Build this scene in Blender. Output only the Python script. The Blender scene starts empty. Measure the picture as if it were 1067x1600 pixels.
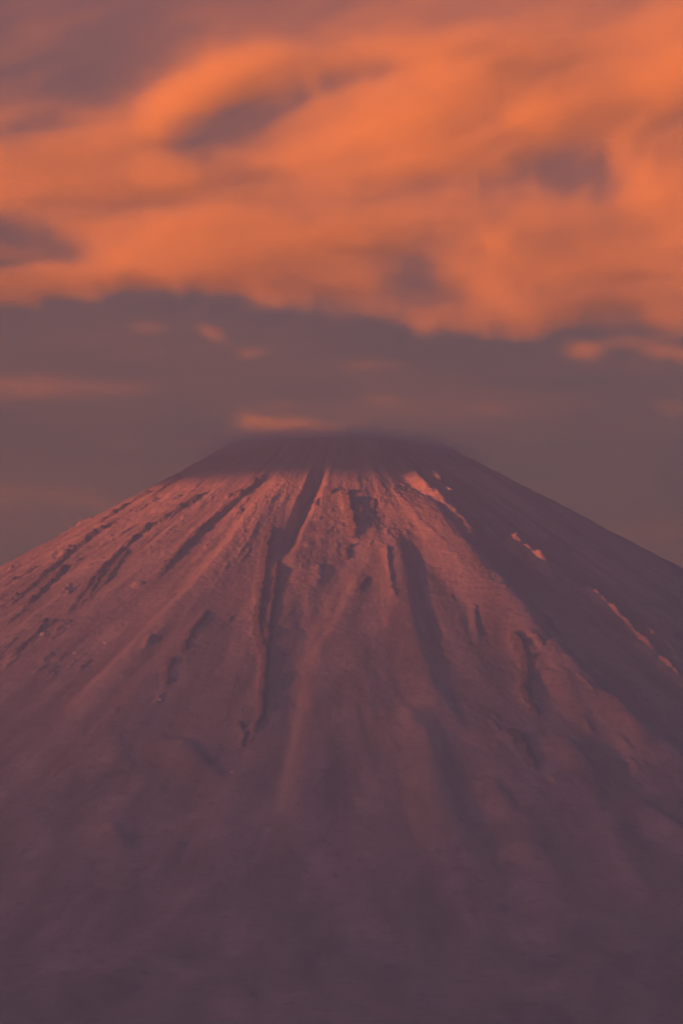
import bpy, math
import numpy as np
from mathutils import Vector

# ------------------------------------------------------------------ scene, camera, sky, sun
sc = bpy.context.scene
col = sc.collection
sc.render.engine = 'CYCLES'

CAM = np.array((0.0, -30000.0, 120.0))
AIM = np.array((0.0, 0.0, 3110.0))
PX = 2.5                                   # metres per photograph pixel at the volcano's axis
cd = bpy.data.cameras.new('camera')
cam = bpy.data.objects.new('camera', cd)
col.objects.link(cam)
cam.location = CAM
DIRV = Vector(AIM - CAM)
cam.rotation_euler = DIRV.to_track_quat('-Z', 'Y').to_euler()
cd.sensor_fit = 'HORIZONTAL'
cd.sensor_width = 36.0
cd.lens = 36.0 * DIRV.length / (1067 * PX)
cd.clip_start = 10.0
cd.clip_end = 400000.0
sc.camera = cam

SUN_EL = math.radians(1.5)
SUN_AZ = math.radians(-57.0)               # seen from the volcano: angle left of the line to the camera
SUN = Vector((math.sin(SUN_AZ) * math.cos(SUN_EL), -math.cos(SUN_AZ) * math.cos(SUN_EL), math.sin(SUN_EL)))

world = bpy.data.worlds.new('World')
sc.world = world
world.use_nodes = True
wn, wl = world.node_tree.nodes, world.node_tree.links
wn.clear()
wo = wn.new('ShaderNodeOutputWorld')
bg = wn.new('ShaderNodeBackground')
sky = wn.new('ShaderNodeTexSky')
sky.sky_type = 'NISHITA'
sky.sun_disc = False
sky.sun_elevation = SUN_EL
sky.sun_rotation = math.atan2(SUN.x, SUN.y)
sky.air_density = 1.0
sky.dust_density = 1.0
sky.ozone_density = 1.0
tint = wn.new('ShaderNodeMix')
tint.data_type = 'RGBA'
tint.blend_type = 'MULTIPLY'
tint.inputs[0].default_value = 1.0
tint.inputs[7].default_value = (0.59, 0.472, 0.85, 1)     # dusk veil: the whole dome is mauve
wl.new(sky.outputs[0], tint.inputs[6])
wl.new(tint.outputs[2], bg.inputs[0])
bg.inputs[1].default_value = 0.045
wl.new(bg.outputs[0], wo.inputs[0])

sl = bpy.data.lights.new('sun', 'SUN')
sun = bpy.data.objects.new('sun', sl)
col.objects.link(sun)
sun.rotation_euler = SUN.to_track_quat('Z', 'Y').to_euler()
sun.location = (0, -20000, 9000)
sl.energy = 5.0
sl.color = (1.0, 0.178, 0.045)
sl.angle = math.radians(0.45)

vs = sc.view_settings
vs.view_transform = 'Standard'
vs.look = 'None'
vs.gamma = 1.0
vs.exposure = 2.2
vs.use_curve_mapping = False
cy = sc.cycles
cy.use_denoising = True
cy.denoiser = 'OPENIMAGEDENOISE'
cy.denoising_prefilter = 'ACCURATE'
cy.denoising_input_passes = 'RGB_ALBEDO_NORMAL'
cy.use_adaptive_sampling = True
cy.adaptive_threshold = 0.008
cy.adaptive_min_samples = 16
cy.max_bounces = 5
cy.diffuse_bounces = 1
cy.volume_bounces = 3
cy.transparent_max_bounces = 8
cy.volume_step_rate = 3.0
cy.volume_max_steps = 1024

# ------------------------------------------------------------------ noise
def _hash(ix, iy, iz, seed):
    h = (ix * 374761393 + iy * 668265263 + iz * 2147483647 + seed * 1274126177) & 0xffffffff
    h = ((h ^ (h >> 13)) * 1274126177) & 0xffffffff
    h = h ^ (h >> 16)
    return (h & 0xffff).astype(np.float32) / 32767.5 - 1.0

def noise(x, y, seed=0):
    xi, yi = np.floor(x).astype(np.int64), np.floor(y).astype(np.int64)
    fx, fy = (x - xi).astype(np.float32), (y - yi).astype(np.float32)
    u = fx * fx * fx * (fx * (fx * 6 - 15) + 10)
    v = fy * fy * fy * (fy * (fy * 6 - 15) + 10)
    z = np.int64(0)
    def g(dx, dy):
        a = _hash(xi + dx, yi + dy, z, seed) * math.pi
        return np.cos(a) * (fx - dx) + np.sin(a) * (fy - dy)
    n0 = g(0, 0) * (1 - u) + g(1, 0) * u
    n1 = g(0, 1) * (1 - u) + g(1, 1) * u
    return (n0 * (1 - v) + n1 * v) * 1.5

def fbm(x, y, oct=5, seed=0, gain=0.5, ridged=False):
    t = 0.0; a = 1.0; s = 0.0
    for i in range(oct):
        n = noise(x * 2 ** i + 17.3 * i, y * 2 ** i - 9.1 * i, seed + i)
        if ridged: n = 1 - 2 * np.abs(n)
        t = t + a * n; s += a; a *= gain
    return t / s

def noise3(x, y, z, seed=0):
    xi, yi, zi = (np.floor(q).astype(np.int64) for q in (x, y, z))
    f = [(p - q).astype(np.float32) for p, q in ((x, xi), (y, yi), (z, zi))]
    u, v, w = (q * q * (3 - 2 * q) for q in f)
    def L(dz):
        a = _hash(xi, yi, zi + dz, seed) * (1 - u) + _hash(xi + 1, yi, zi + dz, seed) * u
        b = _hash(xi, yi + 1, zi + dz, seed) * (1 - u) + _hash(xi + 1, yi + 1, zi + dz, seed) * u
        return a * (1 - v) + b * v
    return L(0) * (1 - w) + L(1) * w

def fbm3(x, y, z, oct=4, seed=0):
    t = 0.0; a = 1.0; s = 0.0
    for i in range(oct):
        t = t + a * noise3(x * 2 ** i + 5.1 * i, y * 2 ** i, z * 2 ** i + 3.7 * i, seed + i); s += a; a *= 0.5
    return t / s

def sstep(a, b, x):
    t = np.clip((x - a) / (b - a), 0, 1)
    return t * t * (3 - 2 * t)

# ------------------------------------------------------------------ the volcano's profile, and where a sight line meets it
AXIS_X = -17.0
SHADE_Z = 3168.0                            # above this height the summit lies in cloud shade
R_K = np.array([0, 500, 900, 1400, 2000, 2800, 4000, 5500, 7500, 10000, 14000, 20000], float)
S_K = np.array([.56, .56, .545, .53, .50, .46, .40, .32, .21, .11, .04, .0])
_rr = np.arange(0, 20001, 5.0)
_zz = 3602.0 - np.concatenate(([0], np.cumsum(np.interp(_rr[:-1] + 2.5, R_K, S_K) * 5.0)))
_top = 3360.0 - _rr * 0.0                       # broad blunt summit
_k = 9.0
_zz = -_k * np.log(np.exp(-(_zz - 3000) / _k) + np.exp(-(_top - 3000) / _k)) + 3000
_zz = np.maximum(_zz, -20.0)
def profile(r): return np.interp(r, _rr, _zz)

_f = (AIM - CAM) / np.linalg.norm(AIM - CAM)
_right = np.array((1.0, 0, 0))
_up = np.cross(_right, _f)
_DIST = np.linalg.norm(AIM - CAM)
def ray(px, py):
    d = _f * _DIST + _right * (px - 533.5) * PX + _up * (800 - py) * PX
    return d / np.linalg.norm(d)
def ground_at(px, py):
    """plan position (x, y) on the smooth cone that the photograph shows at a pixel"""
    d = ray(px, py)
    t = np.arange(16000, 31500, 3.0)
    p = CAM[None] + t[:, None] * d[None]
    r = np.hypot(p[:, 0] - AXIS_X, p[:, 1])
    f = p[:, 2] - profile(r)
    hit = np.nonzero(f < 0)[0]
    i = hit[0] if len(hit) else int(np.argmin(f))
    return p[i, 0], p[i, 1]

# ------------------------------------------------------------------ relief measured on the photograph
# (kind, points downhill, height m, left width m, right width m, jaggedness 0..1, rock 0/1)
FEAT = [
    # wide dark gully under the summit and the twin rock ribs below it
    ('G', [(500, 715), (484, 760), (466, 800), (450, 835), (438, 880)], 56, 24, 62, .14, 0),
    ('R', [(430, 815), (420, 860), (414, 905), (406, 950), (405, 985), (412, 1015), (414, 1050)], 32, 45, 16, .55, 1),
    ('R', [(440, 850), (432, 905), (425, 950), (420, 990), (416, 1030), (413, 1075), (410, 1120), (398, 1150), (380, 1170)], 34, 32, 14, .55, 1),
    ('R', [(372, 1125), (384, 1148), (380, 1172)], 18, 25, 12, .6, 1),
    # rib left of centre, ending in a blunt nose
    ('R', [(420, 735), (405, 758), (386, 772), (366, 787), (345, 806), (322, 824), (304, 843), (280, 868), (258, 890), (236, 914)], 36, 55, 15, .5, 1),
    # left ribs
    ('R', [(335, 765), (300, 793), (262, 815), (232, 832), (205, 852), (180, 876), (160, 895), (140, 918), (118, 945), (92, 985)], 28, 50, 15, .5, 1),
    ('R', [(205, 860), (186, 885), (170, 905), (150, 930)], 18, 36, 13, .5, 1),
    ('R', [(165, 895), (150, 915), (138, 935)], 20, 30, 12, .6, 1),
    ('R', [(190, 815), (160, 835), (136, 850), (112, 868), (88, 888), (60, 912), (34, 935), (0, 962)], 30, 45, 15, .7, 1),
    ('R', [(240, 770), (215, 782), (180, 806), (140, 832)], 22, 45, 15, .7, 1),
    ('R', [(110, 880), (88, 905), (62, 930), (28, 962)], 26, 40, 14, .7, 1),
    ('R', [(60, 890), (30, 908), (0, 925)], 22, 35, 14, .7, 1),
    ('R', [(75, 965), (66, 985), (40, 1010), (10, 1040)], 18, 35, 12, .7, 1),
    ('R', [(290, 745), (262, 762), (232, 785)], 20, 35, 14, .7, 1),
    # small dark ribs lower left
    ('R', [(326, 955), (318, 975), (302, 997), (290, 1020), (284, 1040)], 17, 40, 15, .4, 1),
    ('R', [(272, 1040), (262, 1060), (262, 1082)], 18, 35, 14, .5, 1),
    ('R', [(240, 1005), (226, 1025)], 16, 30, 12, .4, 0),
    # crag below the summit, right of the gully
    ('R', [(540, 764), (545, 790), (552, 815), (556, 832), (548, 850)], 44, 42, 18, .6, 1),
    ('R', [(548, 850), (543, 862), (541, 875)], 18, 25, 14, .7, 1),
    ('R', [(562, 788), (566, 806)], 16, 22, 12, .5, 1),
    ('R', [(584, 782), (586, 796)], 12, 18, 12, .5, 1),
    ('R', [(522, 765), (516, 776)], 14, 22, 12, .5, 1),
    ('R', [(497, 778), (492, 792)], 12, 20, 12, .5, 1),
    ('R', [(500, 880), (496, 905), (492, 918)], 12, 40, 25, .4, 0),
    ('R', [(575, 900), (566, 918), (556, 930)], 14, 30, 18, .5, 1),
    # chute that catches the light
    ('G', [(575, 830), (552, 880), (524, 935), (500, 985), (482, 1015), (472, 1060), (466, 1110), (455, 1170), (440, 1235), (425, 1290)], 24, 120, 34, .10, 0),
    ('G', [(452, 880), (468, 930), (476, 975), (478, 1010)], 5, 50, 50, .05, 0),
    # soft shaded band right of centre
    ('R', [(612, 815), (624, 870), (632, 920), (640, 970), (656, 1030), (676, 1085), (700, 1130), (724, 1180)], 24, 120, 75, .06, 0),
    ('R', [(604, 860), (606, 890), (612, 930), (617, 950)], 14, 35, 14, .4, 0),
    ('R', [(640, 1095), (660, 1150), (676, 1195), (684, 1240), (705, 1290), (735, 1340)], 48, 150, 60, .12, 0),
    # main terminator ridge
    ('R', [(632, 754), (665, 797), (700, 840), (735, 880), (775, 927), (815, 967), (850, 1017), (900, 1067), (955, 1122), (1010, 1167), (1067, 1207), (1130, 1252)], 62, 200, 130, .1, 0),
    ('R', [(790, 895), (812, 922), (822, 940)], 24, 30, 30, .2, 0),
    # ribs catching the last light inside the shaded flank
    ('R', [(640, 736), (655, 759), (690, 796), (722, 829), (748, 860), (770, 886)], 36, 48, 30, .15, 0),
    ('R', [(670, 738), (690, 764), (722, 802), (745, 828), (770, 855)], 42, 34, 26, .3, 0),
    ('R', [(789, 844), (816, 864), (846, 886), (876, 908)], 52, 36, 24, .35, 0),
    ('R', [(905, 910), (932, 936), (962, 965), (1000, 1003), (1040, 1045), (1067, 1068), (1130, 1120)], 38, 34, 26, .4, 0),
    ('R', [(960, 950), (1005, 985), (1040, 1012), (1085, 1050)], 34, 36, 26, .3, 0),
    # rock step and dark gullies at the right
    ('R', [(800, 1000), (812, 1018), (822, 1040), (826, 1062), (820, 1085), (832, 1110), (848, 1140)], 34, 50, 20, .55, 1),
    ('R', [(828, 1008), (840, 1022), (850, 1036)], 24, 24, 14, .5, 1),
    ('R', [(790, 1150), (812, 1158), (824, 1178), (842, 1222)], 26, 70, 22, .4, 1),
    ('R', [(880, 1160), (905, 1190), (930, 1222)], 26, 70, 26, .3, 0),
    ('R', [(870, 1060), (890, 1100), (915, 1140), (940, 1170)], 20, 60, 30, .2, 0),
    ('R', [(950, 1105), (980, 1140), (1020, 1180)], 20, 50, 30, .3, 0),
    ('R', [(740, 950), (744, 980), (748, 1010)], 10, 30, 16, .4, 0),
    ('R', [(985, 1255), (1020, 1280), (1067, 1310), (1110, 1335)], 34, 120, 40, .2, 0),
    ('R', [(760, 1215), (790, 1260), (810, 1290)], 26, 80, 30, .2, 0),
    # dark hollows low on the left
    ('R', [(276, 1150), (300, 1185), (325, 1205), (345, 1235)], 34, 110, 40, .2, 0),
    ('R', [(172, 1290), (190, 1318), (205, 1350)], 30, 120, 40, .2, 0),
    ('R', [(180, 1155), (184, 1180), (200, 1210)], 14, 80, 30, .2, 0),
    # broad swell of ash down the left
    ('R', [(425, 765), (370, 850), (300, 930), (220, 1010), (120, 1110), (0, 1225)], 24, 70, 170, .08, 0),
    ('R', [(330, 960), (260, 1040), (180, 1130), (80, 1250)], 40, 70, 150, .08, 0),
    # long soft ribs that carry on down through the haze
    ('R', [(545, 980), (575, 1080), (592, 1180), (598, 1290), (590, 1400)], 13, 90, 70, .16, 0),
    ('R', [(860, 1130), (900, 1230), (960, 1330), (1030, 1420)], 16, 110, 80, .16, 0),
    ('R', [(500, 1060), (495, 1150), (480, 1260), (450, 1380)], 10, 80, 70, .16, 0),
    ('R', [(380, 1180), (360, 1270), (330, 1370), (280, 1480)], 15, 110, 90, .16, 0),
    ('R', [(760, 1130), (800, 1220), (850, 1330), (900, 1420)], 15, 100, 80, .16, 0),
    ('R', [(700, 1280), (740, 1370), (790, 1460)], 15, 120, 90, .16, 0),
    ('R', [(230, 1190), (180, 1290), (110, 1400)], 15, 120, 90, .16, 0),
    # low spurs near the foot
    ('R', [(1067, 1465), (1000, 1490), (920, 1530), (860, 1570)], 45, 160, 160, .15, 0),
    ('R', [(690, 1530), (640, 1560), (600, 1590)], 30, 120, 120, .15, 0),
    ('R', [(240, 1500), (180, 1535), (120, 1580)], 30, 140, 140, .15, 0),
]

# small broken ribs, strewn where the slope is rocky: (x0, x1, y0, y1, how many, height, length in metres)
rng = np.random.default_rng(7)
for x0, x1, y0, y1, cnt, h0, l0 in [(0, 170, 850, 1040, 40, 8, 120), (120, 400, 750, 900, 30, 6, 110), (480, 640, 755, 860, 24, 5, 45), (270, 480, 860, 1150, 6, 4, 110),
                                    (560, 800, 850, 1080, 8, 3, 70), (760, 1067, 1030, 1250, 10, 7, 110), (0, 270, 1000, 1250, 8, 5, 110)]:
    for _ in range(cnt):
        px, py = rng.uniform(x0, x1), rng.uniform(y0, y1)
        gx, gy = ground_at(px, py)
        r = math.hypot(gx - AXIS_X, gy)
        if r < 330: continue
        e = np.array((gx - AXIS_X, gy)) / r
        t = np.array((-e[1], e[0])) * rng.normal(0, .10)
        ln = l0 * rng.uniform(.5, 1.5)
        q = [(gx + (e[0] + t[0]) * ln * k + rng.normal(0, 2.5), gy + (e[1] + t[1]) * ln * k + rng.normal(0, 2.5)) for k in (0, .33, .66, 1)]
        FEAT.append(('S', q, h0 * rng.uniform(.5, 1.5), rng.uniform(12, 30), rng.uniform(8, 14), .55, 0))

# mesh: fine on the side the photograph shows, coarse behind
th = np.concatenate((np.linspace(-1.75, 1.75, 1360, endpoint=False), np.linspace(1.75, 2 * math.pi - 1.75, 130, endpoint=False)))
rs = [30.0]
while rs[-1] < 20000:
    r = rs[-1]
    rs.append(r + (5.0 if r < 1800 else 5.0 + (r - 1800) * 0.011))
rs = np.array(rs)
NT, NR = len(th), len(rs)
TH, RR = np.meshgrid(th, rs)                     # rows = radius
X = AXIS_X + RR * np.sin(TH)
Y = -RR * np.cos(TH)
Z = profile(RR)
# radial relief: ribs and rills running down the cone, then plain roughness
Z = Z + 17 * fbm(TH * 2.2, RR / 260, 5, 15, .6) * sstep(700, 420, RR)
Z = Z + 16 * np.exp(-((TH + 1.35) / .55) ** 2 - ((RR - 360) / 90) ** 2)       # higher rim on the left
fade = sstep(320, 900, RR) * (1 - sstep(7000, 16000, RR))
arc = TH * 900.0
wob = fbm(X / 700, Y / 700, 3, 91) * 60
Z = Z + fade * 19 * fbm((arc + wob) / 150, RR / 3800, 3, 11)
Z = Z + fade * 4.5 * fbm((arc + wob) / 38, RR / 1500, 3, 21)
rough_l = (sstep(-0.35, -0.95, TH) + .7 * sstep(.75, 1.1, TH) * sstep(2.2, 1.9, TH)) * sstep(2300, 1300, RR)       # rockier towards the left skyline
patch = sstep(-.15, .45, fbm(X / 260, Y / 260, 3, 77)) * sstep(2600, 1500, RR)
Z = Z + fade * (2.6 + 7 * rough_l + 3.5 * patch) * fbm(arc / 45, RR / 110, 5, 31, .6, True)
Z = Z + fade * (1.3 + 1.8 * patch) * fbm(arc / 13, RR / 30, 3, 35, .6, True)
Z = Z + (1.6) * fbm(X / 28, Y / 28, 4, 41, .6) * sstep(9000, 5000, RR)
Z = Z + 40 * fbm(X / 1800, Y / 1800, 3, 51) * sstep(2200, 4500, RR)
Z = Z + 12 * fbm((arc + wob) / 90, RR / 900, 4, 57) * sstep(1500, 3500, RR)

rock_id = np.full(Z.shape, -1, np.int32)
rock_w = np.zeros(Z.shape, np.float32)
jx = fbm(X / 26, Y / 26, 4, 61, .7)
jy = fbm(X / 60, Y / 60, 3, 67)
n_rock = 0
for kind, pts, h, wl_, wr_, jag, rock in FEAT:
    low = np.mean([p[1] for p in pts]) if kind != 'S' else 0
    if rock: h *= .66
    elif low > 1400: h *= .5
    elif low > 1050: h *= .58; wr_ *= 1.6; wl_ *= 1.3
    P = np.array([ground_at(*p) for p in pts]) if kind != 'S' else np.array(pts)
    pad = max(wl_, wr_) * 2.2 + 30
    m = (X > P[:, 0].min() - pad) & (X < P[:, 0].max() + pad) & (Y > P[:, 1].min() - pad) & (Y < P[:, 1].max() + pad)
    ii = np.nonzero(m)
    if not len(ii[0]): continue
    x, y = X[ii], Y[ii]
    best = np.full(x.shape, 1e9); sd = np.zeros(x.shape); tt = np.zeros(x.shape)
    n = len(P) - 1
    for k in range(n):
        a, b = P[k], P[k + 1]
        ab = b - a; L2 = ab @ ab
        t = np.clip(((x - a[0]) * ab[0] + (y - a[1]) * ab[1]) / L2, 0, 1)
        dx, dy = x - (a[0] + t * ab[0]), y - (a[1] + t * ab[1])
        d = np.hypot(dx, dy)
        mid = (a + b) / 2 - np.array((AXIS_X, 0))
        e = np.array((-mid[1], mid[0])); e /= np.linalg.norm(e)      # direction in which the azimuth grows (to the right)
        nrm = np.array((-ab[1], ab[0])) / math.sqrt(L2)
        if nrm @ e < 0: nrm = -nrm
        s = dx * nrm[0] + dy * nrm[1]
        u = d < best
        best = np.where(u, d, best); sd = np.where(u, np.where(s < 0, -d, d), sd); tt = np.where(u, (k + t) / n, tt)
    sd = sd + jag * 18 * jx[ii] + (6 + 10 * jag) * jy[ii]
    q = np.where(sd < 0, -sd / wl_, sd / wr_)
    prof_ = np.clip(1 - q, 0, 1)
    prof_ = prof_ * prof_ * (1.6 - 0.6 * prof_) if rock or kind == 'S' else prof_ * prof_ * (3 - 2 * prof_)
    ends = sstep(0, .14, tt) * sstep(1.0, .72, tt)
    along = 1 + jag * 1.3 * noise(tt * n * 2.3 + h, tt * 0 + wl_, 71) + jag * .7 * jx[ii]
    dz = h * prof_ * ends * np.clip(along, 0, 2)
    Z[ii] += -dz if kind == 'G' else dz
    if rock:
        w = (dz / h).astype(np.float32)
        cur = rock_w[ii]
        up = (w > cur) & (w > 0.22)
        cur[up] = w[up]; rock_w[ii] = cur
        ci = rock_id[ii]; ci[up] = n_rock; rock_id[ii] = ci
        n_rock += 1

# paler ash down the central chute, and paler streaks elsewhere on the flanks
PALE = [([(505, 925), (502, 950), (496, 972)], 7, 1.0), ([(560, 850), (535, 900), (508, 940), (498, 970), (482, 1008), (472, 1055), (466, 1105), (456, 1165), (442, 1225), (432, 1270)], 8, 1.0),
        ([(425, 760), (400, 800), (365, 850), (300, 930), (225, 1010), (140, 1100)], 26, .55), ([(452, 880), (466, 920), (476, 965), (480, 1005)], 12, .4),
        ([(640, 1110), (665, 1180), (672, 1240), (640, 1320)], 40, .35), ([(690, 950), (720, 1010), (770, 1100)], 22, .25),
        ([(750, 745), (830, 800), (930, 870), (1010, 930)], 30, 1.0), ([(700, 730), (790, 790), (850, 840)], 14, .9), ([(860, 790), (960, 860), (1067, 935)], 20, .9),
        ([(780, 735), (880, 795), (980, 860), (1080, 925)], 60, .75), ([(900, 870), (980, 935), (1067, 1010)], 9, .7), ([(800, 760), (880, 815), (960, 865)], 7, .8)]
pale = np.zeros(Z.shape, np.float32)
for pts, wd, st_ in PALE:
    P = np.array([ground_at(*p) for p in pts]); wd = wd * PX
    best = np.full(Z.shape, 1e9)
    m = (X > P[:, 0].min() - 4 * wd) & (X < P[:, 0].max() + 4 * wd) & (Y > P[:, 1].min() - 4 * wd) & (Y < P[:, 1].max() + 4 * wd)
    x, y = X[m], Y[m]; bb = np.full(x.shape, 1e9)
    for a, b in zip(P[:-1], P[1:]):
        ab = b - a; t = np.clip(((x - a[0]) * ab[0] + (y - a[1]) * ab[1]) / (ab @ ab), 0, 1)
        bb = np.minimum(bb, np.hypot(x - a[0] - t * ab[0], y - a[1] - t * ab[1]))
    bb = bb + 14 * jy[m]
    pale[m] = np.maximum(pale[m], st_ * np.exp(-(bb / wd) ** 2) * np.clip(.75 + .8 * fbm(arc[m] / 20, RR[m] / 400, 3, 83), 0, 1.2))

# two domes: the parasitic cone low on the right, and a bulge under the crag
def dome(px, py, rad, h, crater=0):
    cx, cy_ = ground_at(px, py)
    d = np.hypot(X - cx, Y - cy_) / rad
    global Z
    Z = Z + h * np.clip(1 - d ** 2, 0, 1) ** 1.2
dome(818, 1335, 85, 24)
dome(505, 835, 45, 10)
dome(482, 852, 26, 9)
dome(216, 915, 26, 16)
dome(795, 1160, 60, 16)

# ------------------------------------------------------------------ materials
def mat(name):
    m = bpy.data.materials.new(name); m.use_nodes = True
    return m, m.node_tree.nodes, m.node_tree.links, m.node_tree.nodes['Principled BSDF']

def slope_material(name, ca, cb, cc, rough=0.95, bump=0.35, bscale=.05):
    """ash and old snow streaked down the fall line: patterns run along azimuth and radius of the cone"""
    m, N, L, P = mat(name)
    g = N.new('ShaderNodeNewGeometry')
    sep = N.new('ShaderNodeSeparateXYZ'); L.new(g.outputs['Position'], sep.inputs[0])
    def M(op, a, b=None):
        n = N.new('ShaderNodeMath'); n.operation = op
        for i, v in enumerate((a, b)):
            if v is None: continue
            if isinstance(v, (int, float)): n.inputs[i].default_value = v
            else: L.new(v, n.inputs[i])
        return n.outputs[0]
    ny = M('MULTIPLY', sep.outputs[1], -1.0)
    az = M('ARCTAN2', sep.outputs[0], ny)
    rad = M('POWER', M('ADD', M('MULTIPLY', sep.outputs[0], sep.outputs[0]), M('MULTIPLY', ny, ny)), 0.5)
    cmb = N.new('ShaderNodeCombineXYZ')
    L.new(M('MULTIPLY', az, 26.0), cmb.inputs[0]); L.new(M('MULTIPLY', rad, 0.0016), cmb.inputs[1])
    n1 = N.new('ShaderNodeTexNoise'); n1.inputs['Scale'].default_value = 1.0; n1.inputs['Detail'].default_value = 7; n1.inputs['Roughness'].default_value = .62
    n1.inputs['Distortion'].default_value = .5
    L.new(cmb.outputs[0], n1.inputs['Vector'])
    n2 = N.new('ShaderNodeTexNoise'); n2.inputs['Scale'].default_value = 0.006; n2.inputs['Detail'].default_value = 8; n2.inputs['Roughness'].default_value = .6
    L.new(g.outputs['Position'], n2.inputs['Vector'])
    r1 = N.new('ShaderNodeValToRGB'); L.new(n1.outputs[0], r1.inputs[0])
    r1.color_ramp.elements[0].position = .36; r1.color_ramp.elements[0].color = ca
    r1.color_ramp.elements[1].position = .66; r1.color_ramp.elements[1].color = cb
    r2 = N.new('ShaderNodeValToRGB'); L.new(n2.outputs[0], r2.inputs[0])
    r2.color_ramp.elements[0].position = .42; r2.color_ramp.elements[0].color = (0, 0, 0, 1)
    r2.color_ramp.elements[1].position = .70; r2.color_ramp.elements[1].color = (.75, .75, .75, 1)
    mx = N.new('ShaderNodeMix'); mx.data_type = 'RGBA'
    L.new(r2.outputs[0], mx.inputs[0]); L.new(r1.outputs[0], mx.inputs[6]); mx.inputs[7].default_value = cc
    cm2 = N.new('ShaderNodeCombineXYZ')
    L.new(M('MULTIPLY', az, 95.0), cm2.inputs[0]); L.new(M('MULTIPLY', rad, 0.018), cm2.inputs[1])
    n4 = N.new('ShaderNodeTexNoise'); n4.inputs['Scale'].default_value = 1.0; n4.inputs['Detail'].default_value = 6; n4.inputs['Roughness'].default_value = .7
    L.new(cm2.outputs[0], n4.inputs['Vector'])
    r4 = N.new('ShaderNodeValToRGB'); L.new(n4.outputs[0], r4.inputs[0])
    r4.color_ramp.elements[0].position = .54; r4.color_ramp.elements[0].color = (0, 0, 0, 1)
    r4.color_ramp.elements[1].position = .66; r4.color_ramp.elements[1].color = (.7, .7, .7, 1)
    ms = N.new('ShaderNodeMix'); ms.data_type = 'RGBA'
    L.new(r4.outputs[0], ms.inputs[0]); L.new(mx.outputs[2], ms.inputs[6]); ms.inputs[7].default_value = (.14, .115, .11, 1)
    mx = ms
    pa = N.new('ShaderNodeAttribute'); pa.attribute_name = 'pale_streaks'
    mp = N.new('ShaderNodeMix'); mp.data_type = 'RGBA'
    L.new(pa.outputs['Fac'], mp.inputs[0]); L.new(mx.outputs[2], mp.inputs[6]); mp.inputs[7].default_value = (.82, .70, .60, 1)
    L.new(mp.outputs[2], P.inputs['Base Color'])
    P.inputs['Roughness'].default_value = rough
    P.inputs['Specular IOR Level'].default_value = .15
    n3 = N.new('ShaderNodeTexNoise'); n3.inputs['Scale'].default_value = bscale; n3.inputs['Detail'].default_value = 6; n3.inputs['Roughness'].default_value = .65
    L.new(g.outputs['Position'], n3.inputs['Vector'])
    b = N.new('ShaderNodeBump'); b.inputs['Strength'].default_value = bump; b.inputs['Distance'].default_value = 12.0
    L.new(n3.outputs[0], b.inputs['Height']); L.new(b.outputs[0], P.inputs['Normal'])
    return m

M_ASH = slope_material('ash_and_old_snow', (.27, .235, .245, 1), (.68, .61, .64, 1), (.36, .31, .325, 1))
M_ROCK = slope_material('dark_lava_rock', (.15, .125, .12, 1), (.34, .29, .27, 1), (.22, .18, .17, 1), bump=.9, bscale=.05)

def forest_ground():
    m, N, L, P = mat('dark_forest_floor')
    g = N.new('ShaderNodeNewGeometry')
    n = N.new('ShaderNodeTexNoise'); n.inputs['Scale'].default_value = .0006; n.inputs['Detail'].default_value = 8
    L.new(g.outputs['Position'], n.inputs['Vector'])
    r = N.new('ShaderNodeValToRGB'); L.new(n.outputs[0], r.inputs[0])
    r.color_ramp.elements[0].position = .35; r.color_ramp.elements[0].color = (.035, .042, .026, 1)
    r.color_ramp.elements[1].position = .7; r.color_ramp.elements[1].color = (.09, .085, .05, 1)
    L.new(r.outputs[0], P.inputs['Base Color']); P.inputs['Roughness'].default_value = 1
    return m
M_GROUND = forest_ground()

# ------------------------------------------------------------------ meshes
def mesh_obj(name, verts, faces, material, parent=None):
    me = bpy.data.meshes.new(name)
    nv, nf = len(verts), len(faces)
    me.vertices.add(nv); me.vertices.foreach_set('co', np.ascontiguousarray(verts, np.float32).ravel())
    me.loops.add(nf * 4); me.loops.foreach_set('vertex_index', np.ascontiguousarray(faces, np.int32).ravel())
    me.polygons.add(nf); me.polygons.foreach_set('loop_start', np.arange(0, nf * 4, 4, dtype=np.int32))
    me.update(calc_edges=True); me.validate()
    me.polygons.foreach_set('use_smooth', np.ones(len(me.polygons), bool))
    me.materials.append(material)
    o = bpy.data.objects.new(name, me); col.objects.link(o)
    if parent: o.parent = parent
    return o

ground = mesh_obj('ground', np.array([(-150000, -150000, 0), (150000, -150000, 0), (150000, 150000, 0), (-150000, 150000, 0)], float),
                  np.array([(0, 1, 2, 3)]), M_GROUND)
ground['kind'] = 'structure'

V = np.stack((X, Y, Z), -1).reshape(-1, 3)
idx = np.arange(NT * NR).reshape(NR, NT)
nx = np.roll(idx, -1, axis=1)
F = np.stack((idx[:-1], idx[1:], nx[1:], nx[:-1]), -1).reshape(-1, 4)     # outward-facing
fid = rock_id[:-1].reshape(-1)
# close the small hole at the axis
cz = float(Z[0].mean())
V = np.vstack((V, [(AXIS_X, 0, cz)]))
ci = len(V) - 1
cap = np.stack((idx[0], nx[0], np.full(NT, ci), np.full(NT, ci)), -1)

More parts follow.
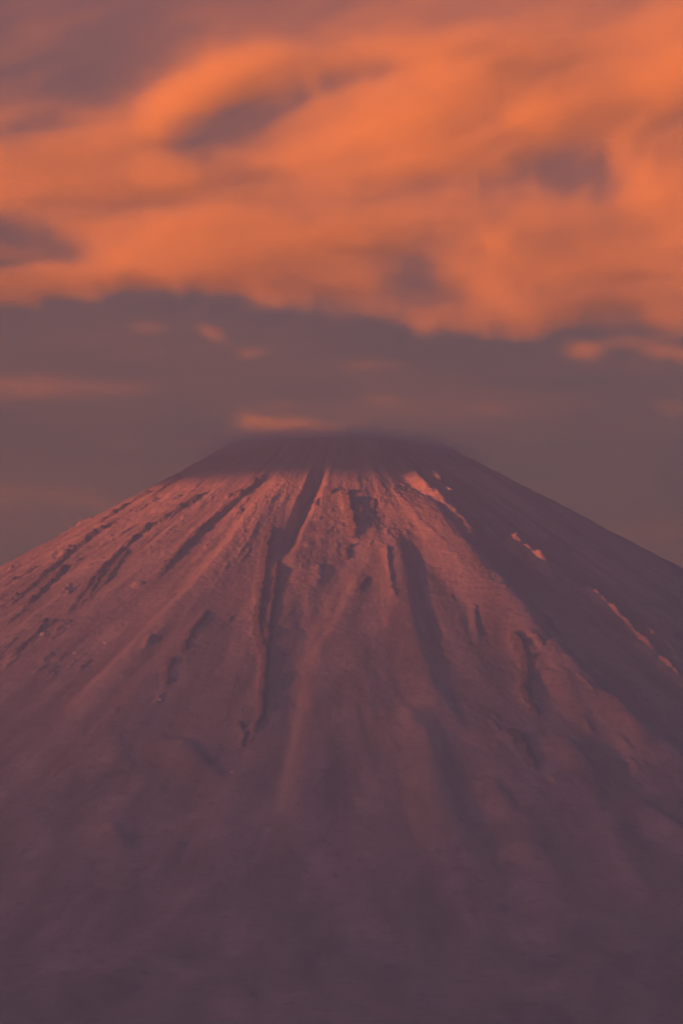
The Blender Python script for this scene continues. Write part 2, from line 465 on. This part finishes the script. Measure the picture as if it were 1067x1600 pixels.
def sub(face_sel):
    f = F[face_sel]
    u, inv = np.unique(f, return_inverse=True)
    return V[u], inv.reshape(-1, 4), u
me_v, me_f, me_u = sub(fid < 0)
volcano = mesh_obj('volcano', me_v, me_f, M_ASH)
_pa = volcano.data.attributes.new('pale_streaks', 'FLOAT', 'POINT')
_pa.data.foreach_set('value', np.ascontiguousarray(pale.reshape(-1)[me_u], np.float32))
volcano['kind'] = 'structure'
volcano['label'] = 'steep volcanic cone glowing red in the last sunlight, its right flank in shade'
for k in range(n_rock):
    s = fid == k
    if s.sum() < 12: continue
    v, f, _u = sub(s)
    mesh_obj('rock_outcrop', v, f, M_ROCK, volcano)
# tiny lid on the axis
lid_me = bpy.data.meshes.new('summit')
lid_me.from_pydata([tuple(p) for p in V[idx[0]]] + [(AXIS_X, 0, cz)], [], [(i, (i + 1) % NT, NT) for i in range(NT)])
lid_me.materials.append(M_ASH)
lid = bpy.data.objects.new('summit', lid_me); col.objects.link(lid); lid.parent = volcano

# ------------------------------------------------------------------ clouds: density grids
CLOUD_Y = 30000.0                                  # metres behind the volcano
def cloud_material(name, density, color=(1.0, 1.0, .45, 1), aniso=0.15):
    m = bpy.data.materials.new(name); m.use_nodes = True
    N, L = m.node_tree.nodes, m.node_tree.links
    N.clear()
    o = N.new('ShaderNodeOutputMaterial'); v = N.new('ShaderNodeVolumePrincipled')
    v.inputs['Color'].default_value = color
    v.inputs['Density'].default_value = density
    v.inputs['Density Attribute'].default_value = 'density'
    v.inputs['Anisotropy'].default_value = aniso
    L.new(v.outputs[0], o.inputs['Volume'])
    return m

def grid_group(name, lo, hi, res):
    ng = bpy.data.node_groups.new(name, 'GeometryNodeTree')
    ng.interface.new_socket('Geometry', in_out='INPUT', socket_type='NodeSocketGeometry')
    ng.interface.new_socket('Geometry', in_out='OUTPUT', socket_type='NodeSocketGeometry')
    ng.interface.new_socket('Material', in_out='INPUT', socket_type='NodeSocketMaterial')
    N, L = ng.nodes, ng.links
    gi, go = N.new('NodeGroupInput'), N.new('NodeGroupOutput')
    pos = N.new('GeometryNodeInputPosition'); sep = N.new('ShaderNodeSeparateXYZ'); L.new(pos.outputs[0], sep.inputs[0])
    def M(op, *a):
        n = N.new('ShaderNodeMath'); n.operation = op
        for i, v in enumerate(a):
            if isinstance(v, (int, float)): n.inputs[i].default_value = v
            else: L.new(v, n.inputs[i])
        return n.outputs[0]
    ax = []
    for i in range(3):
        u = M('DIVIDE', M('SUBTRACT', sep.outputs[i], lo[i]), (hi[i] - lo[i]) / (res[i] - 1))
        ax.append(M('MINIMUM', M('MAXIMUM', M('ROUND', u), 0.0), res[i] - 1.0))
    ind = M('ADD', M('MULTIPLY', M('ADD', M('MULTIPLY', ax[0], float(res[1])), ax[1]), float(res[2])), ax[2])
    at = N.new('GeometryNodeInputNamedAttribute'); at.data_type = 'FLOAT'; at.inputs[0].default_value = 'cloud'
    si = N.new('GeometryNodeSampleIndex'); si.data_type = 'FLOAT'; si.domain = 'POINT'
    L.new(gi.outputs[0], si.inputs['Geometry']); L.new(at.outputs[0], si.inputs['Value']); L.new(ind, si.inputs['Index'])
    vc = N.new('GeometryNodeVolumeCube')
    L.new(si.outputs[0], vc.inputs['Density'])
    vc.inputs['Background'].default_value = 0.0
    vc.inputs['Min'].default_value = lo; vc.inputs['Max'].default_value = hi
    for i, q in enumerate('XYZ'): vc.inputs['Resolution ' + q].default_value = res[i]
    sm = N.new('GeometryNodeSetMaterial')
    L.new(vc.outputs[0], sm.inputs[0]); L.new(gi.outputs[1], sm.inputs['Material']); L.new(sm.outputs[0], go.inputs[0])
    return ng

def cloud_object(name, lo, hi, res, dens, material, label, loc=(0, 0, 0), kind=None):
    """dens: array (nx, ny, nz); a cloud as a true density grid"""
    lo, hi = [float(v) for v in lo], [float(v) for v in hi]
    me = bpy.data.meshes.new(name)
    n = dens.size
    me.vertices.add(n)
    gx, gy, gz = np.meshgrid(*[np.linspace(lo[i], hi[i], res[i]) for i in range(3)], indexing='ij')
    me.vertices.foreach_set('co', np.stack((gx, gy, gz), -1).astype(np.float32).ravel())
    a = me.attributes.new('cloud', 'FLOAT', 'POINT')
    a.data.foreach_set('value', np.ascontiguousarray(dens * 1000.0, np.float32).ravel())
    me.materials.append(material)
    o = bpy.data.objects.new(name, me); col.objects.link(o); o.location = loc
    md = o.modifiers.new('density', 'NODES')
    ng = grid_group(name + '_grid', lo, hi, res); md.node_group = ng
    for it in ng.interface.items_tree:
        if it.in_out == 'INPUT' and it.socket_type == 'NodeSocketMaterial': md[it.identifier] = material
    o['label'] = label; o['category'] = 'cloud' if name == 'cloud' else 'mist'; o['kind'] = kind or 'stuff'
    return o

def at_depth(px, py, ydepth):
    d = ray(px, py); t = (ydepth - CAM[1]) / d[1]
    return CAM + d * t
_c0 = at_depth(533.5, 800, CLOUD_Y)
_s = (at_depth(633.5, 800, CLOUD_Y) - _c0)[0] / 100.0          # metres per photograph pixel out there
_sz = (_c0 - at_depth(533.5, 900, CLOUD_Y))[2] / 100.0

def gau(u, v, cx, cy_, rx, ry, ang=0.0):
    a = math.radians(-ang)
    dx, dy = u - cx, v - cy_
    p = dx * math.cos(a) + dy * math.sin(a); q = -dx * math.sin(a) + dy * math.cos(a)
    return np.exp(-(p / rx) ** 2 - (q / ry) ** 2)

BANK = [  # centre, radii, tilt, strength: where the lit bank is thick and where it thins
    (330, 125, 125, 30, 26, .60), (620, 78, 190, 12, 4, .30), (640, 205, 150, 70, 24, .55), (80, 245, 120, 45, 14, .38),
    (250, 268, 46, 22, 0, .35), (330, 380, 220, 42, 2, .55), (520, 375, 80, 16, -4, .30), (150, 440, 210, 26, 4, .38),
    (772, 378, 34, 16, 0, .35), (800, 465, 110, 32, -18, .45), (1045, 110, 60, 26, 30, .45), (1030, 320, 70, 34, -20, .45),
    (840, 185, 46, 26, 0, .40), (900, 405, 220, 50, 0, .30), (700, 120, 160, 40, 14, .32), (950, 180, 130, 60, 10, .30),
    (60, 380, 95, 34, -8, -.48), (905, 268, 105, 36, -14, -.32), (360, 185, 95, 34, 20, -.30), (640, 440, 50, 50, -40, -.36),
    (590, 118, 70, 18, 8, -.32), (40, 205, 60, 24, 10, -.30), (430, 322, 230, 14, 2, -.30), (180, 330, 60, 20, 20, -.22),
    (740, 75, 80, 8, 6, -.25), (560, 290, 200, 18, -6, -.16), (1000, 235, 50, 20, 0, -.15), (130, 40, 60, 12, 0, .16), (170, 120, 90, 26, 10, -.12),
]
def soft_poly(u, v, pts, soft):
    """1 inside a closed outline, fading over `soft` pixels across its edge"""
    p = np.array(pts, float); d = np.full(u.shape, 1e9); ins = np.zeros(u.shape, bool)
    for a, b in zip(p, np.roll(p, -1, 0)):
        ab = b - a; t = np.clip(((u - a[0]) * ab[0] + (v - a[1]) * ab[1]) / (ab @ ab), 0, 1)
        d = np.minimum(d, np.hypot(u - a[0] - t * ab[0], v - a[1] - t * ab[1]))
        c = ((a[1] > v) != (b[1] > v)) & (u < (b[0] - a[0]) * (v - a[1]) / (b[1] - a[1] + 1e-9) + a[0])
        ins ^= c
    return sstep(-soft, soft * .6, np.where(ins, d, -d))
FOLDS = [  # outline, softness, strength: lit swells and shaded folds of the bank
    ([(760, 290), (830, 235), (905, 212), (955, 250), (1000, 300), (940, 322), (840, 312)], 22, -.42),
    ([(208, 290), (212, 255), (245, 238), (290, 250), (310, 275), (290, 298)], 14, .26),
    ([(205, 200), (250, 130), (330, 85), (440, 62), (475, 75), (385, 120), (300, 165), (245, 215)], 18, .40),
    ([(240, 235), (300, 192), (400, 142), (470, 122), (480, 150), (400, 200), (310, 242)], 18, -.34),
    ([(-40, 200), (80, 178), (150, 140), (210, 140), (190, 180), (100, 205), (20, 240)], 18, -.30),
    ([(-40, 335), (60, 342), (132, 380), (110, 405), (40, 412), (-40, 420)], 18, -.42),
    ([(150, 430), (250, 345), (330, 328), (480, 360), (572, 375), (560, 388), (420, 398), (300, 440), (180, 460)], 20, .24),
    ([(590, 430), (650, 398), (715, 438), (765, 480), (700, 500), (620, 488)], 22, -.30),
    ([(950, 235), (1090, 80), (1100, 130), (1010, 190), (1015, 280), (1090, 330), (1090, 385), (985, 345)], 24, .26),
    ([(470, 85), (690, 70), (800, 60), (690, 88), (560, 102)], 10, .22), ([(680, 92), (770, 62), (800, 66), (740, 96)], 8, -.28),
    ([(750, 372), (800, 370), (790, 398), (762, 394)], 10, .24), ([(500, 120), (600, 100), (660, 120), (600, 148), (520, 150)], 14, -.28),
    ([(790, 180), (850, 165), (880, 195), (830, 212)], 14, .24),
]
LOWEDGE = ([-600, -300, 0, 60, 130, 300, 400, 520, 600, 660, 760, 850, 920, 1067, 1400, 1700],
           [500, 480, 475, 478, 460, 456, 474, 486, 502, 520, 526, 512, 508, 532, 540, 560])
def bank():
    u = np.linspace(-420, 1490, 440); v = np.linspace(-260, 660, 300)      # photograph pixels at that distance
    U, Vv = np.meshgrid(u, v, indexing='ij')
    w1 = fbm(U / 260, Vv / 150, 4, 101); w2 = fbm(U / 260 + 9, Vv / 150, 4, 111)
    Uw = U + 34 * w1 + 10 * fbm(U / 60, Vv / 40, 3, 131); Vw = Vv + 22 * w2 + 7 * fbm(U / 60, Vv / 40, 3, 141)
    b = np.zeros_like(U)
    for cx, cy_, rx, ry, ang, s in BANK: b += .72 * s * gau(Uw, Vw, cx, cy_, rx, ry, ang)
    Ud = U + 12 * fbm(U / 70, Vv / 45, 4, 133, .6); Vd = Vv + 9 * fbm(U / 70 + 4, Vv / 45, 4, 143, .6)
    for pts, soft, s in FOLDS: b += s * (.62 if s < 0 else .8) * soft_poly(Ud, Vd, pts, soft * (1.3 if s < 0 else 1.0))
    top = np.interp(U, [-400, 0, 200, 330, 600, 850, 1067, 1500], [240, 170, 150, 60, 50, 40, 10, 0])
    body = sstep(top - 50, top + 90, Vw)
    low = np.interp(U, *LOWEDGE) + 26 * fbm(U / 80, Vv / 50, 5, 151, .6)
    edge = sstep(low + 12, low - 30 - 26 * sstep(-.2, .5, fbm(U / 120, Vv / 300, 2, 157)), Vv)
    kk = .34 * sstep(420, 180, Vv) - .05
    Q = Vw + kk * (Uw - 500)
    st = fbm(Uw / 260, Q / 52, 5, 121, .55)
    b = (b + .40) * body + .11 + .20 * sstep(100, 900, U) * sstep(150, 60, Vv) + (.46 * st + .26 * fbm(Uw / 130, Q / 17, 5, 127, .6)) * (0.25 + .75 * body)
    b = b + .14 * fbm(Uw / 170, Q / 30, 5, 129, .6, True) * (0.3 + .7 * body)
    b = np.maximum(b, .10 + .09 * sstep(0, 500, U) + .05 * st) + .06 * np.clip(b, 0, 1)
    b = np.clip(b, 0, 1.3) * edge
    # torn scraps under the edge
    scr = 0
    for cx, cy_, rx, ry, ang, s in [(235, 512, 30, 8, 0, .18), (335, 522, 22, 9, -20, .30), (400, 552, 26, 8, 0, .22), (590, 575, 50, 8, 0, .16),
                                    (912, 546, 22, 12, -20, .42), (1040, 556, 46, 10, -10, .42), (960, 535, 60, 10, 0, .2), (600, 624, 30, 8, 0, .16),
                                    (770, 640, 26, 8, 0, .14), (430, 628, 30, 6, 0, .12), (1055, 632, 24, 10, 0, .16)]:
        scr = scr + s * gau(Uw, Vw, cx, cy_, rx, ry, ang)
    b = b + np.clip(scr, 0, 1) * (1 - edge)
    fr = sstep(0, 60, U + 420) * sstep(0, 60, 1490 - U) * sstep(0, 60, Vv + 260) * sstep(0, 20, 655 - Vv)
    tau = 2.6 * np.clip(b, 0, 1.3) ** 1.4 * fr
    x = (u - 533.5) * _s; z = _c0[2] - (v - 800) * _sz
    order = np.argsort(z); z = z[order]; tau = tau[:, order]
    ny = 20; D = 1500.0
    y = np.linspace(-D / 2, D / 2, ny)
    xx, yy, zz = np.meshgrid(x, y, z, indexing='ij')
    bulge = 230 * fbm3(xx / 900, xx * 0, zz / 450, 3, 161)
    th_ = 190 + 160 * np.clip(tau[:, None, :], 0, 2)
    body3 = np.exp(-((yy - bulge) / th_) ** 2)
    n3 = 1 + .55 * fbm3(xx / 420, yy / 420, zz / 240, 3, 171)
    d = body3 * n3
    d = np.clip(d, 0, None) / (d.sum(1, keepdims=True) * (y[1] - y[0]) + 1e-6) * tau[:, None, :]
    d *= sstep(0, 120, yy + D / 2) * sstep(0, 120, D / 2 - yy)
    d[d < 1e-6] = 0
    return (x[0], -D / 2, z[0]), (x[-1], D / 2, z[-1]), d.shape, d
M_CLOUD = cloud_material('cloud_droplets', 0.001)
M_MIST = cloud_material('mist_droplets', 0.001, (.90, .95, 1.0, 1))
lo, hi, res, d = bank()
cloud_object('cloud', lo, hi, res, d, M_CLOUD, 'broad torn cloud bank glowing orange across the upper sky', (0, CLOUD_Y, 0))

def small_cloud(px0, px1, py0, py1, blobs, tau, label, ydepth=CLOUD_Y, depth=320.0, seed=0, ns=1.0, nx=70, ny=14, nz=36, name='cloud', kind=None):
    c = at_depth((px0 + px1) / 2, (py0 + py1) / 2, ydepth)
    sx = _s * (ydepth + 30000) / (CLOUD_Y + 30000); sz = _sz * (ydepth + 30000) / (CLOUD_Y + 30000)
    u = np.linspace(px0, px1, nx); v = np.linspace(py1, py0, nz)
    U, Vv = np.meshgrid(u, v, indexing='ij')
    Uw = U + 14 * fbm(U / 50, Vv / 24, 3, seed); Vw = Vv + 6 * fbm(U / 50 + 5, Vv / 24, 3, seed + 7)
    b = 0
    for cx, cy_, rx, ry, ang, s in blobs: b = b + s * gau(Uw, Vw, cx, cy_, rx, ry, ang)
    b = b * np.clip(1 + .5 * ns * fbm(U / (40 * ns ** 2), Vv / (12 * ns), 5, seed + 3), 0, 3)
    fr = sstep(px0, px0 + .12 * (px1 - px0), U) * sstep(px1, px1 - .12 * (px1 - px0), U) * sstep(py0, py0 + .15 * (py1 - py0), Vv) * sstep(py1, py1 - .15 * (py1 - py0), Vv)
    t = tau * np.clip(b, 0, 1.2) * fr
    y = np.linspace(-depth / 2, depth / 2, ny)
    x = (u - (px0 + px1) / 2) * sx; z = ((py0 + py1) / 2 - v) * sz
    xx, yy, zz = np.meshgrid(x, y, z, indexing='ij')
    g = np.exp(-(yy / (depth * .26)) ** 2) * (1 + .6 * fbm3(xx / 120, yy / 120, zz / 70, 3, seed))
    g = np.clip(g, 0, None); g[:, 0] = 0; g[:, -1] = 0
    dd = g / (g.sum(1, keepdims=True) * (y[1] - y[0]) + 1e-6) * t[:, None, :]
    dd[dd < 1e-6] = 0
    return cloud_object(name, (x[0], -depth / 2, z[0]), (x[-1], depth / 2, z[-1]), dd.shape, dd, M_MIST if name == 'mist' else M_CLOUD, label, tuple(c), kind)

small_cloud(340, 600, 625, 700, [(450, 665, 66, 12, -2, .9), (405, 658, 30, 11, -14, .45), (530, 656, 40, 6, 4, .1)], .8,
            'small orange cloudlet hanging just above the summit', seed=201)
small_cloud(-260, 300, 570, 650, [(40, 606, 120, 16, 0, .7), (190, 604, 50, 8, 0, .25), (-120, 600, 90, 12, 0, .7)], .42,
            'long dim orange streak of cloud lying low under the bank, well away from the summit', seed=221)
small_cloud(-200, 300, 730, 860, [(80, 772, 110, 16, -6, .5), (160, 790, 40, 14, -30, .35), (-60, 780, 100, 20, 0, .5)], .22,
            'faint brown veil of cloud lowest in the sky, just over the sunlit flank', seed=241)

small_cloud(-420, 1490, 430, 980, [(500, 560, 1100, 130, 0, .55), (300, 760, 900, 60, 0, .25), (1120, 860, 330, 60, 0, .7), (-100, 830, 350, 70, 0, .4), (760, 640, 260, 26, 0, .4)], .13,
            'thin mauve veil of high cloud between the orange bank and the summit', depth=900.0, seed=281, ns=2.6, nx=300, ny=10, nz=140, ydepth=CLOUD_Y + 3000)
small_cloud(240, 800, 655, 752, [(520, 706, 140, 16, 0, .8), (405, 703, 50, 9, 14, .6), (640, 705, 65, 12, -10, .9), (440, 690, 60, 8, 4, 1.0), (590, 692, 60, 8, -4, .7)], 6.0,
            'flat grey mist cap resting on the shaded summit', ydepth=-150.0, depth=1100.0, seed=261, ns=1.7, nx=90, ny=30, nz=30, name='mist', kind='stuff')

# the cloud deck towards the sun that keeps the summit in shade: it hangs outside the picture
def lumpy_bank(name, centre, rx, ry, rz, axis_az, density, label, seed):
    nu, nv = 72, 36
    verts, faces = [], []
    uu, vv = np.meshgrid(np.linspace(0, 2 * math.pi, nu, endpoint=False), np.linspace(-1, 1, nv), indexing='ij')
    lat = vv * math.pi / 2
    n = np.stack((np.cos(lat) * np.cos(uu), np.cos(lat) * np.sin(uu), np.sin(lat)), -1)
    k = 1 + .16 * fbm3(n[..., 0] * 4 + 9, n[..., 1] * 4, n[..., 2] * 3, 4, seed)
    p = n * k[..., None] * np.array((rx, ry, rz))
    p[..., 2] = np.where(p[..., 2] < 0, p[..., 2] * .55, p[..., 2])
    c, s_ = math.cos(axis_az), math.sin(axis_az)
    q = np.stack((p[..., 0] * c - p[..., 1] * s_, p[..., 0] * s_ + p[..., 1] * c, p[..., 2]), -1).reshape(-1, 3)
    id_ = np.arange(nu * nv).reshape(nu, nv); nxt = np.roll(id_, -1, 0)
    f = np.stack((id_[:, :-1], nxt[:, :-1], nxt[:, 1:], id_[:, 1:]), -1).reshape(-1, 4)
    m = cloud_material(name + '_droplets', density); m.node_tree.nodes['Principled Volume'].inputs['Density Attribute'].default_value = ''
    me = bpy.data.meshes.new(name); me.from_pydata([tuple(r) for r in q], [], [tuple(int(i) for i in r) for r in f]); me.materials.append(m)
    o = bpy.data.objects.new(name, me); col.objects.link(o); o.location = centre
    o['label'] = label; o['category'] = 'cloud'; o['kind'] = 'stuff'
    return o
_sh = Vector((0, 0, SHADE_Z)) + SUN * 11000.0
lumpy_bank('cloud_bank', (_sh.x, _sh.y, _sh.z + 190), 1500, 2600, 350, math.atan2(SUN.y, SUN.x), .004, 'low cloud bank hanging sunward of the volcano', 5)

# ------------------------------------------------------------------ haze: even air round the whole place
def box(name, lo, hi):
    x0, y0, z0 = lo; x1, y1, z1 = hi
    me = bpy.data.meshes.new(name)
    me.from_pydata([(x0, y0, z0), (x1, y0, z0), (x1, y1, z0), (x0, y1, z0), (x0, y0, z1), (x1, y0, z1), (x1, y1, z1), (x0, y1, z1)], [],
                   [(0, 3, 2, 1), (4, 5, 6, 7), (0, 1, 5, 4), (1, 2, 6, 5), (2, 3, 7, 6), (3, 0, 4, 7)])
    o = bpy.data.objects.new(name, me); col.objects.link(o)
    return o
hz = box('haze', (-160000, -160000, -25), (160000, 160000, 3462))
hm = bpy.data.materials.new('air'); hm.use_nodes = True
N, L = hm.node_tree.nodes, hm.node_tree.links
N.clear()
ho = N.new('ShaderNodeOutputMaterial'); hv = N.new('ShaderNodeVolumePrincipled')
hv.inputs['Color'].default_value = (.83, 1.0, 1.0, 1)
hv.inputs['Density'].default_value = 4.5e-5
hv.inputs['Anisotropy'].default_value = 0.58
L.new(hv.outputs[0], ho.inputs['Volume'])
hz.data.materials.append(hm)
hz['kind'] = 'stuff'
hz['label'] = 'mauve evening haze in front of the volcano'

# ------------------------------------------------------------------ a few pale boulders that catch the light on the slope
M_PALE, N, L, P = mat('pale_boulder_rock')
g = N.new('ShaderNodeNewGeometry'); n = N.new('ShaderNodeTexNoise'); n.inputs['Scale'].default_value = .6; n.inputs['Detail'].default_value = 5
L.new(g.outputs['Position'], n.inputs['Vector'])
r = N.new('ShaderNodeValToRGB'); L.new(n.outputs[0], r.inputs[0])
r.color_ramp.elements[0].color = (.62, .60, .57, 1); r.color_ramp.elements[1].color = (.85, .83, .80, 1)
L.new(r.outputs[0], P.inputs['Base Color']); P.inputs['Roughness'].default_value = .8
import bmesh
for px, py, size, label in [(163, 1005, 8, 'small pale boulder glinting alone on the smooth ash slope'), (116, 1021, 9, 'low tan boulder on the ash below the ragged ribs'),
                            (66, 999, 11, 'broad tan boulder at the foot of the ragged ribs'), (249, 1101, 8, 'small white boulder beside the short dark ribs'),
                            (362, 1208, 7, 'lowest small white boulder, near the dark hollow')]:
    bx, by = ground_at(px, py)
    k = np.argmin((X - bx) ** 2 + (Y - by) ** 2)
    bm = bmesh.new(); bmesh.ops.create_icosphere(bm, subdivisions=3, radius=1.0)
    for v in bm.verts:
        c = v.co
        f = 1 + .28 * float(fbm3(np.array([c.x * 1.6 + px]), np.array([c.y * 1.6]), np.array([c.z * 1.6]), 3, 5)[0])
        v.co = Vector((c.x * size * .9 * f, c.y * size * .6 * f, max(c.z, -.5) * size * .75 * f))
    me = bpy.data.meshes.new('boulder'); bm.to_mesh(me); bm.free(); me.materials.append(M_PALE)
    o = bpy.data.objects.new('boulder', me); col.objects.link(o)
    o.location = (X.flat[k], Y.flat[k], Z.flat[k] + size * .12)
    o['label'] = label; o['category'] = 'boulder'; o['group'] = 'pale boulders strewn on the slope'
